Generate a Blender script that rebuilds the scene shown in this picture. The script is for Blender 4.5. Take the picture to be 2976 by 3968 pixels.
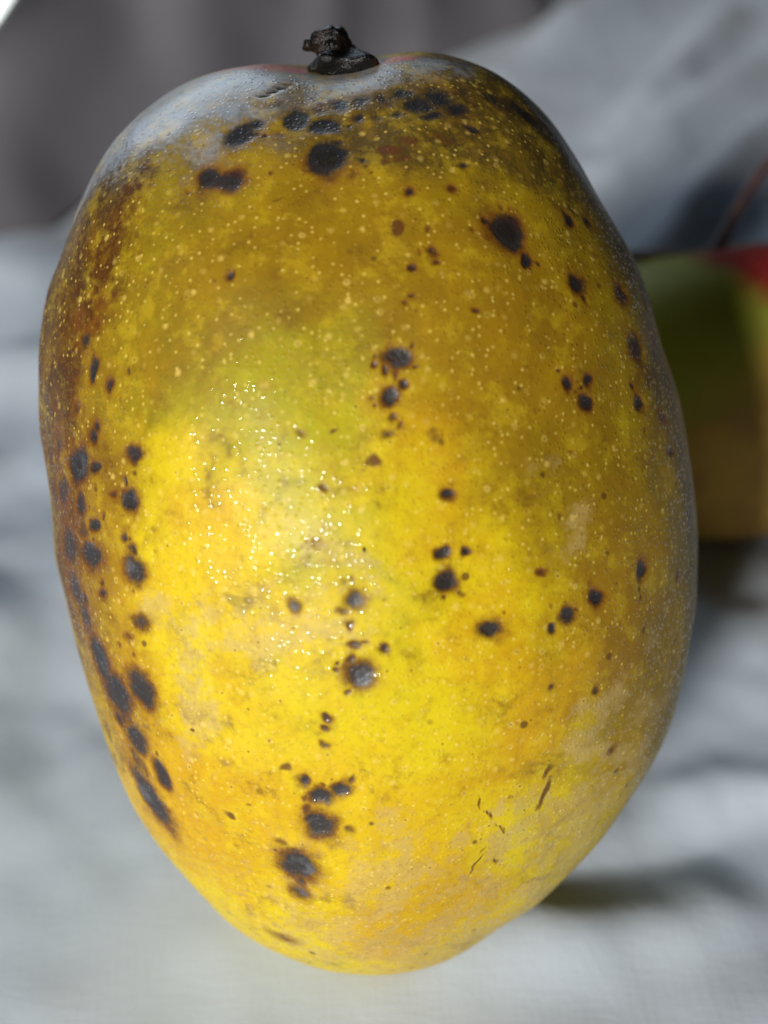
import bpy, math
import numpy as np
from mathutils import Vector, Matrix

# ------------------------------------------------------------------ scene, camera, light
for o in list(bpy.data.objects):
    bpy.data.objects.remove(o)
scn = bpy.context.scene
col = scn.collection
scn.view_settings.view_transform = 'Standard'
scn.view_settings.look = 'None'
scn.view_settings.exposure = 0.0
scn.view_settings.gamma = 1.0
scn.render.resolution_x, scn.render.resolution_y = 768, 1024

TH = math.radians(36)          # camera looks down by this much
TAU = math.radians(29)         # the fruit leans back by this much
HALF = math.radians(23)        # half the vertical field of view
LIFT = 0.0516                  # height of the fruit's centre above the cloth
cam_d = bpy.data.cameras.new('camera')
cam = bpy.data.objects.new('camera', cam_d)
col.objects.link(cam)
cam.location = (0.00178368, -0.11620557, 0.08334288 + LIFT)
cam.rotation_euler = (math.pi / 2 - TH, 0, 0)
cam_d.sensor_fit = 'VERTICAL'
cam_d.sensor_height = 24
cam_d.lens = 12 / math.tan(HALF)
cam_d.clip_start = 0.005
cam_d.clip_end = 50
cam_d.dof.use_dof = True
cam_d.dof.focus_distance = 0.120
cam_d.dof.aperture_fstop = 9.0
cam_d.dof.aperture_blades = 0
scn.camera = cam

world = bpy.data.worlds.new('World')
scn.world = world
world.use_nodes = True
bg = world.node_tree.nodes['Background']
bg.inputs[0].default_value = (0.55, 0.66, 0.80, 1)
bg.inputs[1].default_value = 0.008


def area(name, pos, target, size, power, colour, size_y=None):
    d = bpy.data.lights.new(name, 'AREA')
    d.energy = power
    d.color = colour
    d.size = size
    if size_y:
        d.shape = 'RECTANGLE'
        d.size_y = size_y
    o = bpy.data.objects.new(name, d)
    col.objects.link(o)
    o.location = pos
    o.rotation_euler = (Vector(target) - Vector(pos)).to_track_quat('-Z', 'Y').to_euler()
    return o


KD = Vector((-0.42, -0.83, 0.345)).normalized()
area('key_lamp', Vector((0, 0, 0.05)) + KD * 1.8, (0, 0, 0.03), 0.24, 41.0, (1.0, 0.985, 0.95))
area('window_light', (-0.40, 0.92, 0.54), (0, 0.02, 0.07), 0.62, 2.8, (0.70, 0.85, 1.0), 0.58)

# ------------------------------------------------------------------ helpers


def tag(o, label=None, cat=None, kind=None, group=None):
    if label: o['label'] = label
    if cat: o['category'] = cat
    if kind: o['kind'] = kind
    if group: o['group'] = group
    return o


def mesh_np(name, verts, faces, mat, parent=None, smooth=True):
    me = bpy.data.meshes.new(name)
    verts = np.asarray(verts, np.float32)
    faces = np.asarray(faces, np.int32)
    k = faces.shape[1]
    me.vertices.add(len(verts))
    me.vertices.foreach_set('co', verts.ravel())
    me.loops.add(faces.size)
    me.loops.foreach_set('vertex_index', faces.ravel())
    me.polygons.add(len(faces))
    me.polygons.foreach_set('loop_start', np.arange(len(faces), dtype=np.int32) * k)
    me.update(calc_edges=True)
    me.validate()
    me.polygons.foreach_set('use_smooth', np.full(len(me.polygons), smooth))
    o = bpy.data.objects.new(name, me)
    col.objects.link(o)
    if mat: me.materials.append(mat)
    if parent: o.parent = parent
    return o


def add_attr(o, name, rgba):
    a = o.data.attributes.new(name, 'FLOAT_COLOR', 'POINT')
    a.data.foreach_set('color', np.asarray(rgba, np.float32).ravel())


def grid_faces(m, n, wrap):
    """quads of an m x n grid of vertices, wrapped in n when wrap"""
    i = np.arange(m - 1)[:, None]
    j = np.arange(n if wrap else n - 1)[None, :]
    j2 = (j + 1) % n
    return np.stack([i * n + j, i * n + j2, (i + 1) * n + j2, (i + 1) * n + j], -1).reshape(-1, 4)


def empty(name, loc, rot=(0, 0, 0)):
    o = bpy.data.objects.new(name, None)
    o.empty_display_size = 0.01
    col.objects.link(o)
    o.location = loc
    o.rotation_euler = rot
    return o


def vnoise(p, seed=0):
    """smooth value noise for an (n,3) array"""
    p = np.asarray(p, np.float64)
    i = np.floor(p).astype(np.int64)
    f = p - i
    f = f * f * (3 - 2 * f)
    def h(a):
        x = (a[:, 0] * 73856093) ^ (a[:, 1] * 19349663) ^ (a[:, 2] * 83492791) ^ (seed * 2654435761)
        x = (x ^ (x >> 13)) * 1274126177 & 0x7fffffff
        return ((x ^ (x >> 16)) % 65536) / 32768.0 - 1
    r = 0
    for dx in (0, 1):
        for dy in (0, 1):
            for dz in (0, 1):
                w = np.abs(1 - dx - f[:, 0]) * np.abs(1 - dy - f[:, 1]) * np.abs(1 - dz - f[:, 2])
                r = r + w * h(i + np.array([dx, dy, dz]))
    return r


class NT:
    """short hand for building a node tree"""
    def __init__(s, name):
        s.m = bpy.data.materials.new(name)
        s.m.use_nodes = True
        s.t = s.m.node_tree
        s.b = s.t.nodes['Principled BSDF']
    def n(s, kind, **kw):
        nd = s.t.nodes.new(kind)
        ins = kw.pop('ins', {})
        for k, v in kw.items(): setattr(nd, k, v)
        for k, v in ins.items(): s.put(nd.inputs[k], v)
        return nd
    def put(s, sock, v):
        if isinstance(v, bpy.types.NodeSocket): s.t.links.new(v, sock)
        else: sock.default_value = v
    def math(s, op, a, b=0.0, c=0.0, clamp=False):
        nd = s.n('ShaderNodeMath', operation=op, use_clamp=clamp)
        for k, v in enumerate((a, b, c)): s.put(nd.inputs[k], v)
        return nd.outputs[0]
    def ramp(s, v, lo, hi, a=0.0, b=1.0):
        nd = s.n('ShaderNodeMapRange', interpolation_type='SMOOTHSTEP')
        for k, x in enumerate((v, lo, hi, a, b)): s.put(nd.inputs[k], x)
        return nd.outputs[0]
    def mix(s, f, a, b, blend='MIX'):
        nd = s.n('ShaderNodeMix', data_type='RGBA', blend_type=blend)
        s.put(nd.inputs[0], f)
        for k, v in ((6, a), (7, b)):
            s.put(nd.inputs[k], (*v, 1) if isinstance(v, tuple) and len(v) == 3 else v)
        return nd.outputs[2]
    def noise(s, vec, scale, detail=3, rough=0.55, dist=0.0):
        return s.n('ShaderNodeTexNoise', ins={'Vector': vec, 'Scale': scale, 'Detail': detail, 'Roughness': rough, 'Distortion': dist})
    def voro(s, vec, scale, rnd=1.0):
        return s.n('ShaderNodeTexVoronoi', ins={'Vector': vec, 'Scale': scale, 'Randomness': rnd})
    def bump(s, h, strength, dist, normal=None):
        nd = s.n('ShaderNodeBump', ins={'Height': h, 'Strength': strength, 'Distance': dist})
        if normal is not None: s.put(nd.inputs['Normal'], normal)
        return nd.outputs[0]


# ------------------------------------------------------------------ materials
def mango_skin():
    k = NT('mango_skin')
    tc = k.n('ShaderNodeTexCoord').outputs['Object']
    def split(name):
        a = k.n('ShaderNodeAttribute', attribute_name=name)
        s = k.n('ShaderNodeSeparateColor', ins={0: a.outputs['Color']})
        return s.outputs[0], s.outputs[1], s.outputs[2], a.outputs['Alpha']
    lesion, brown, green, orange = split('marks')
    dull_shade, red, bloom, crack = split('tints')
    olive, frost_rimlight, pink, grey = split('shoulder')
    big = k.noise(tc, 55, 4, 0.6).outputs[0]
    mid = k.noise(tc, 240, 5, 0.62).outputs[0]
    fine = k.noise(tc, 1500, 3, 0.6).outputs[0]
    st = k.n('ShaderNodeMapping', ins={'Vector': tc, 'Scale': (1, 0.28, 1)}).outputs[0]
    streak = k.noise(st, 330, 4, 0.6).outputs[0]
    def wob(v, amp, src):
        return k.math('ADD', v, k.math('MULTIPLY', k.math('SUBTRACT', src, 0.5), amp))
    mott = k.ramp(k.noise(tc, 420, 6, 0.72, 0.4).outputs[0], 0.30, 0.70)
    mot2 = k.ramp(k.noise(tc, 170, 5, 0.66, 0.6).outputs[0], 0.30, 0.70)
    mot3 = k.ramp(k.noise(k.n('ShaderNodeVectorMath', operation='ADD', ins={0: tc, 1: (3, 1, 2)}).outputs[0], 290, 6, 0.72).outputs[0], 0.30, 0.70)
    c = k.mix(k.ramp(big, 0.35, 0.68), (0.72, 0.56, 0.006), (0.74, 0.50, 0.006))
    c = k.mix(k.math('MULTIPLY', k.ramp(wob(wob(green, 0.45, mot2), 0.2, mott), 0.10, 1.0), 0.80), c, (0.36, 0.36, 0.005))
    c = k.mix(k.math('MULTIPLY', k.ramp(wob(wob(orange, 0.4, mot3), 0.2, mott), 0.15, 1.05), 0.85), c, (0.62, 0.33, 0.005))
    c = k.mix(k.math('MULTIPLY', k.ramp(wob(wob(dull_shade, 0.35, mot2), 0.2, mott), 0.0, 1.1), 0.82), c, (0.20, 0.100, 0.007))  # dull brown skin, with shade of the upper part and edges painted in
    c = k.mix(k.math('MULTIPLY', k.ramp(wob(wob(red, 0.5, mot2), 0.5, mott), 0.12, 0.85), 0.90), c, (0.070, 0.016, 0.006))
    c = k.mix(k.math('MULTIPLY', k.ramp(wob(wob(bloom, 1.2, mot3), 0.8, mott), 0.35, 1.25), k.ramp(bloom, 0.05, 0.4, 0.0, 0.52)), c, (0.60, 0.45, 0.17))
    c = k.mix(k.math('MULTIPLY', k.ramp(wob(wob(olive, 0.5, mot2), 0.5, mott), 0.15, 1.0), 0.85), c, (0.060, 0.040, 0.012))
    c = k.mix(k.math('MULTIPLY', k.ramp(wob(wob(wob(frost_rimlight, 0.6, mot2), 1.6, fine), 0.7, mott), 0.0, 1.35), k.ramp(frost_rimlight, 0.05, 0.6, 0.0, 0.85)), c, (0.30, 0.355, 0.43))  # wax frost, plus the window's rim reflection painted along the top crest
    c = k.mix(k.math('MULTIPLY', k.ramp(wob(pink, 0.5, mott), 0.2, 0.9), 0.85), c, (0.55, 0.14, 0.13))
    # uneven flecking of the flesh colour
    c = k.mix(k.ramp(streak, 0.5, 0.75, 0, 0.35), c, (0.46, 0.25, 0.008))
    c = k.mix(k.ramp(mott, 0.45, 1.0, 0, 0.18), c, (0.50, 0.28, 0.006))
    c = k.mix(k.ramp(mot3, 0.5, 0.0, 0, 0.25), c, (0.78, 0.55, 0.02))
    c = k.mix(k.ramp(fine, 0.50, 0.72, 0, 0.30), c, (0.36, 0.19, 0.008))
    # lenticels: pale dots, some with a dark pinhole
    wv = k.n('ShaderNodeVectorMath', operation='ADD', ins={0: tc, 1: (0, 0, 0)}).outputs[0]
    v = k.voro(wv, 700)
    dist = v.outputs['Distance']
    rnd = k.n('ShaderNodeSeparateColor', ins={0: v.outputs['Color']})
    keep = k.math('MULTIPLY', k.ramp(rnd.outputs[0], 0.25, 0.9), k.ramp(mot2, 0.1, 0.8, 0.35, 1.0))
    dot = k.math('MULTIPLY', k.ramp(wob(dist, 0.25, fine), 0.36, 0.05), keep)
    c = k.mix(k.math('MULTIPLY', dot, k.ramp(frost_rimlight, 0.1, 0.6, 0.62, 0.1)), c, (0.88, 0.62, 0.13))
    v2 = k.voro(wv, 1500)
    r2 = k.n('ShaderNodeSeparateColor', ins={0: v2.outputs['Color']})
    dot2 = k.math('MULTIPLY', k.ramp(v2.outputs['Distance'], 0.34, 0.14), k.ramp(r2.outputs[0], 0.55, 0.75))
    c = k.mix(k.math('MULTIPLY', dot2, k.ramp(frost_rimlight, 0.1, 0.6, 0.5, 0.05)), c, (0.90, 0.66, 0.14))
    pin = k.math('MULTIPLY', k.ramp(dist, 0.14, 0.05), k.ramp(rnd.outputs[1], 0.55, 0.65))
    c = k.mix(k.math('MULTIPLY', pin, 0.6), c, (0.10, 0.04, 0.008))
    # scattered brown specks
    v3 = k.voro(wv, 330)
    r3 = k.n('ShaderNodeSeparateColor', ins={0: v3.outputs['Color']})
    speck = k.math('MULTIPLY', k.ramp(wob(v3.outputs['Distance'], 0.16, mid), 0.16, 0.07), k.ramp(r3.outputs[2], 0.45, 0.95))
    c = k.mix(k.math('MULTIPLY', speck, 0.8), c, (0.09, 0.034, 0.010))
    # brown scuffs, halos and black sunken lesions
    c = k.mix(k.math('MULTIPLY', k.ramp(wob(brown, 0.65, k.noise(tc, 900, 4, 0.7).outputs[0]), 0.25, 0.70), 0.88), c, (0.115, 0.036, 0.010))
    edge = k.noise(tc, 800, 5, 0.75).outputs[0]
    halo = k.math('MULTIPLY', k.ramp(wob(lesion, 0.40, edge), 0.03, 0.48), k.ramp(olive, 0.2, 0.7, 1.0, 0.15))
    c = k.mix(k.math('MULTIPLY', k.math('MULTIPLY', halo, k.ramp(mot3, 0.0, 0.9, 0.55, 1.0)), 0.9), c, (0.20, 0.070, 0.008))
    core = k.ramp(wob(lesion, 0.60, edge), 0.30, 0.78)
    lc = k.mix(k.ramp(wob(wob(lesion, 0.5, mott), 0.5, fine), 0.50, 0.95), (0.032, 0.011, 0.008), (0.017, 0.0175, 0.020))
    lc = k.mix(k.math('MULTIPLY', k.ramp(wob(wob(grey, 0.5, mott), 0.4, fine), 0.25, 0.95), 0.9), lc, (0.105, 0.112, 0.130))
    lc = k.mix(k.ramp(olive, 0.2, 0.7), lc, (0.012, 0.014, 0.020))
    lc = k.mix(k.ramp(wob(lesion, 0.2, fine), 0.90, 1.12), lc, (0.009, 0.009, 0.010))
    c = k.mix(k.math('MULTIPLY', core, 0.96), c, lc)
    c = k.mix(crack, c, (0.03, 0.03, 0.03))
    k.put(k.b.inputs['Base Color'], c)
    k.put(k.b.inputs['Roughness'], k.math('ADD', k.ramp(bloom, 0.2, 0.9, 0.46, 0.56), k.math('SUBTRACT', k.math('MULTIPLY', k.math('SUBTRACT', mid, 0.5), 0.25), k.ramp(olive, 0.1, 0.8, 0.0, 0.10))))
    k.put(k.b.inputs['Specular IOR Level'], k.math('MAXIMUM', k.ramp(olive, 0.1, 0.9, 0.26, 1.0), k.ramp(core, 0.3, 1.0, 0.2, 0.75)))
    # relief: fine pimples, lenticels standing up, lesions sunk and wrinkled
    p1 = k.voro(tc, 1950)
    rp = k.n('ShaderNodeSeparateColor', ins={0: p1.outputs['Color']})
    pim = k.math('MULTIPLY', k.ramp(p1.outputs['Distance'], 0.46, 0.0), k.ramp(rp.outputs[1], 0.30, 0.60))
    h = k.math('ADD', k.math('MULTIPLY', pim, 0.75), k.math('MULTIPLY', fine, 0.55))
    h = k.math('ADD', h, k.math('MULTIPLY', dot, 0.35))
    h = k.math('ADD', h, k.math('MULTIPLY', streak, 0.4))
    h = k.math('SUBTRACT', h, k.math('MULTIPLY', core, 1.2))
    h = k.math('ADD', h, k.math('MULTIPLY', core, k.math('MULTIPLY', k.noise(tc, 1900, 3, 0.6).outputs[0], 1.6)))
    b1 = k.bump(h, 0.6, 0.00009)
    k.put(k.b.inputs['Normal'], b1)
    k.put(k.b.inputs['Coat Weight'], k.math('MULTIPLY', k.ramp(pim, 0.02, 0.20, 0.0, 1.0), k.ramp(olive, 0.1, 0.8, 1.0, 0.3)))
    k.put(k.b.inputs['Coat Roughness'], 0.055)
    k.put(k.b.inputs['Coat Normal'], k.bump(k.math('ADD', pim, k.math('MULTIPLY', fine, 0.25)), 1.0, 0.00004))
    return k.m


def small_mango_skin():
    k = NT('small_mango_skin')
    tc = k.n('ShaderNodeTexCoord').outputs['Object']
    g = k.n('ShaderNodeAttribute', attribute_name='blush')
    s = k.n('ShaderNodeSeparateColor', ins={0: g.outputs['Color']})
    n1 = k.noise(tc, 120, 4, 0.6).outputs[0]
    w = k.math('MULTIPLY', k.math('SUBTRACT', n1, 0.5), 0.6)
    c = k.mix(k.ramp(n1, 0.35, 0.65), (0.55, 0.31, 0.05), (0.42, 0.22, 0.05))
    c = k.mix(k.ramp(k.math('ADD', s.outputs[0], w), 0.2, 0.8), c, (0.34, 0.34, 0.04))
    c = k.mix(k.ramp(k.math('ADD', s.outputs[1], w), 0.3, 0.7), c, (0.30, 0.020, 0.018))
    c = k.mix(k.ramp(k.math('ADD', s.outputs[2], w), 0.3, 0.8), c, (0.26, 0.15, 0.08))
    v = k.voro(tc, 600)
    c = k.mix(k.ramp(v.outputs['Distance'], 0.3, 0.1, 0, 0.12), c, (0.8, 0.6, 0.2))
    k.put(k.b.inputs['Base Color'], c)
    v5 = k.voro(tc, 160)
    c = k.mix(k.ramp(k.math('ADD', v5.outputs['Distance'], w), 0.22, 0.10, 0, 0.8), c, (0.05, 0.02, 0.01))
    k.put(k.b.inputs['Roughness'], 0.6)
    k.put(k.b.inputs['Specular IOR Level'], 0.2)
    k.put(k.b.inputs['Normal'], k.bump(k.noise(tc, 900, 3).outputs[0], 0.3, 0.0001))
    return k.m


def stem_mat(name, a, b, rough=0.7, scale=900):
    k = NT(name)
    tc = k.n('ShaderNodeTexCoord').outputs['Object']
    n1 = k.noise(tc, scale, 5, 0.65).outputs[0]
    k.put(k.b.inputs['Base Color'], k.mix(k.ramp(n1, 0.38, 0.66), a, b))
    k.put(k.b.inputs['Roughness'], rough)
    k.put(k.b.inputs['Normal'], k.bump(n1, 0.8, 0.0006))
    return k.m


def cloth_mat(name, c1, c2, weave=1500):
    k = NT(name)
    tc = k.n('ShaderNodeTexCoord').outputs['Object']
    n1 = k.noise(tc, 18, 4, 0.6).outputs[0]
    n2 = k.noise(tc, 300, 3, 0.6).outputs[0]
    c = k.mix(k.ramp(n1, 0.3, 0.7), c1, c2)
    k.put(k.b.inputs['Base Color'], c)
    k.put(k.b.inputs['Roughness'], 0.9)
    k.put(k.b.inputs['Specular IOR Level'], 0.15)
    k.put(k.b.inputs['Sheen Weight'], 0.15)
    st = k.n('ShaderNodeMapping', ins={'Vector': tc, 'Scale': (1, 0.15, 1)}).outputs[0]
    su = k.n('ShaderNodeMapping', ins={'Vector': tc, 'Scale': (0.15, 1, 1)}).outputs[0]
    h = k.math('ADD', k.noise(st, weave * 0.25, 2).outputs[0], k.noise(su, weave * 0.25, 2).outputs[0])
    h = k.math('ADD', h, n2)
    k.put(k.b.inputs['Normal'], k.bump(h, 0.4, 0.00012))
    return k.m


MAT_SKIN = mango_skin()
MAT_SMALL = small_mango_skin()
MAT_COLLAR = stem_mat('blackened_stem', (0.003, 0.003, 0.003), (0.007, 0.006, 0.005), 0.25)
MAT_STUB = stem_mat('brown_stem', (0.003, 0.0022, 0.0018), (0.016, 0.007, 0.0035), 0.32)
MAT_STALK = stem_mat('red_stalk', (0.075, 0.026, 0.026), (0.12, 0.050, 0.036), 0.5, 300)
MAT_TWIG = stem_mat('tan_twig', (0.26, 0.16, 0.11), (0.36, 0.24, 0.17), 0.6, 300)
MAT_CLOTH = cloth_mat('white_cloth', (0.50, 0.565, 0.645), (0.56, 0.62, 0.695), 6000)
MAT_SHADE_HEAP = cloth_mat('shade_grey_cloth', (0.175, 0.165, 0.182), (0.215, 0.20, 0.218), 4000)  # dark grey holds the shade of the cloth at the back

# ------------------------------------------------------------------ the cloth
A = np.array([0, math.sin(TAU), math.cos(TAU)])
N = np.array([0, -math.cos(TAU), math.sin(TAU)])
X = np.array([1.0, 0, 0])


def seg_dist(px, py, pts):
    best = np.full(px.shape, 1e9)
    side = np.zeros(px.shape)
    along = np.zeros(px.shape)
    L = 0
    tot = sum(math.dist(pts[i], pts[i + 1]) for i in range(len(pts) - 1))
    for (x0, y0), (x1, y1) in zip(pts[:-1], pts[1:]):
        dx, dy = x1 - x0, y1 - y0
        l2 = dx * dx + dy * dy
        t = np.clip(((px - x0) * dx + (py - y0) * dy) / l2, 0, 1)
        ex, ey = px - x0 - t * dx, py - y0 - t * dy
        d = np.hypot(ex, ey)
        m = d < best
        best = np.where(m, d, best)
        side = np.where(m, np.sign(ex * dy - ey * dx), side)
        along = np.where(m, (L + t * math.sqrt(l2)) / tot, along)
        L += math.sqrt(l2)
    return best, side, along


# (points on the cloth in metres, half width, height): soft ridges and valleys
FOLDS = [
    ([(0.050, 0.238), (0.07, 0.245), (0.091, 0.267), (0.115, 0.304), (0.149, 0.355), (0.20, 0.43)], 0.0065, 0.0125),
    ([(0.060, 0.170), (0.079, 0.189), (0.095, 0.218), (0.114, 0.253), (0.128, 0.275), (0.17, 0.33)], 0.0090, 0.0135),
    ([(0.060, 0.255), (0.079, 0.279), (0.103, 0.320), (0.132, 0.385), (0.16, 0.45)], 0.0100, 0.0140),
    ([(0.045, 0.345), (0.066, 0.377), (0.095, 0.419), (0.123, 0.467), (0.16, 0.54)], 0.0120, 0.0170),
    ([(0.10, 0.170), (0.125, 0.205), (0.15, 0.235), (0.2, 0.28)], 0.0080, 0.0110),
    ([(0.012, -0.019), (0.026, -0.0155), (0.036, -0.0135), (0.046, -0.0085), (0.054, -0.003)], 0.0040, -0.0015),
    ([(0.012, -0.027), (0.028, -0.0245), (0.040, -0.0225), (0.055, -0.016)], 0.006, 0.0024),
    ([(0.035, -0.004), (0.050, 0.002), (0.065, -0.002), (0.08, -0.010)], 0.005, 0.0020),
    ([(-0.20, 0.06), (-0.12, 0.085), (-0.06, 0.09)], 0.010, 0.004),
    ([(-0.20, 0.10), (-0.12, 0.115), (-0.05, 0.13)], 0.012, 0.006),
    ([(-0.18, 0.02), (-0.09, 0.035), (-0.045, 0.035)], 0.010, 0.003),
    ([(-0.12, -0.03), (-0.07, -0.006), (-0.045, 0.004)], 0.008, 0.0022),
    ([(-0.25, 0.17), (-0.12, 0.175), (-0.04, 0.20)], 0.02, 0.002),
]


def cloth_height(x, y):
    z = np.zeros(x.shape)
    for pts, w, hgt in FOLDS:
        d, s, t = seg_dist(x, y, pts)
        ends = np.clip(np.minimum(t, 1 - t) / 0.25, 0, 1)
        ends = ends * ends * (3 - 2 * ends)
        z += hgt * np.exp(-(d / w) ** 2) * (0.25 + 0.75 * ends)
    p = np.stack([x, y, 0 * x], -1).reshape(-1, 3)
    near = np.clip((np.hypot(x, y + 0.012) - 0.02) / 0.05, 0, 1) * (1 - 0.75 * np.clip((y - 0.10) / 0.08, 0, 1) * (x > 0.02))
    z += near * (0.0034 * vnoise(p * 26, 3) + 0.0016 * vnoise(p * 62 + 5, 4)).reshape(x.shape)
    z += 0.00035 * vnoise(p * 150 + 9, 6).reshape(x.shape)
    # the cloth gathers up around the tip of the fruit
    z += 0.0055 * np.exp(-(((x - 0.002) / 0.034) ** 2 + ((y + 0.016) / 0.024) ** 2))
    # bunched-up cloth that props the leaning fruit from behind, out of sight behind it
    hx, hy = x / 0.021, (y - 0.046) / 0.014
    z += 0.043 * np.exp(-(hx ** 2) ** 1.5 - np.abs(hy) ** 2.6)
    return z


def nonuni(lo, hi, fine_lo, fine_hi, dfine, dco):
    a = np.arange(fine_lo, fine_hi, dfine)
    b = np.arange(fine_hi, hi + dco, dco)
    c = np.arange(fine_lo - dco, lo - dco, -dco)[::-1]
    return np.concatenate([c, a, b])


gx = nonuni(-0.55, 0.65, -0.09, 0.12, 0.0009, 0.004)
gy = nonuni(-0.30, 1.0, -0.06, 0.10, 0.0009, 0.004)
GX, GY = np.meshgrid(gx, gy)
GZ = cloth_height(GX, GY)

# ------------------------------------------------------------------ the big mango
RP = np.array([367.0, 365.3, 365.3, 366.2, 368.9, 374.4, 382.8, 393.2, 406.1, 422.4, 441.1, 459.9, 477.8, 495.7, 513.7, 530.2, 543.8, 554.1, 560.2, 559.8, 551.5, 537.9, 522.7, 507.7, 493.3, 479.7, 467.7, 456.7, 444.9, 432.0, 419.4, 408.5, 399.1, 391.3, 385.5, 381.4, 377.9, 374.9, 373.5, 374.3, 376.3, 379.3, 384.8, 394.0, 405.1, 416.3, 428.5, 443.7, 461.8, 479.3, 493.8, 504.6, 510.6, 510.2, 505.3, 501.8, 504.4, 511.2, 515.9, 514.7, 508.3, 497.8, 484.0, 467.9, 452.0, 437.4, 423.2, 408.9, 395.8, 385.3, 377.3, 371.1]) * 1e-4      # outline of the fruit seen from its front, one radius each 5 degrees
THICK = 0.0345
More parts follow.
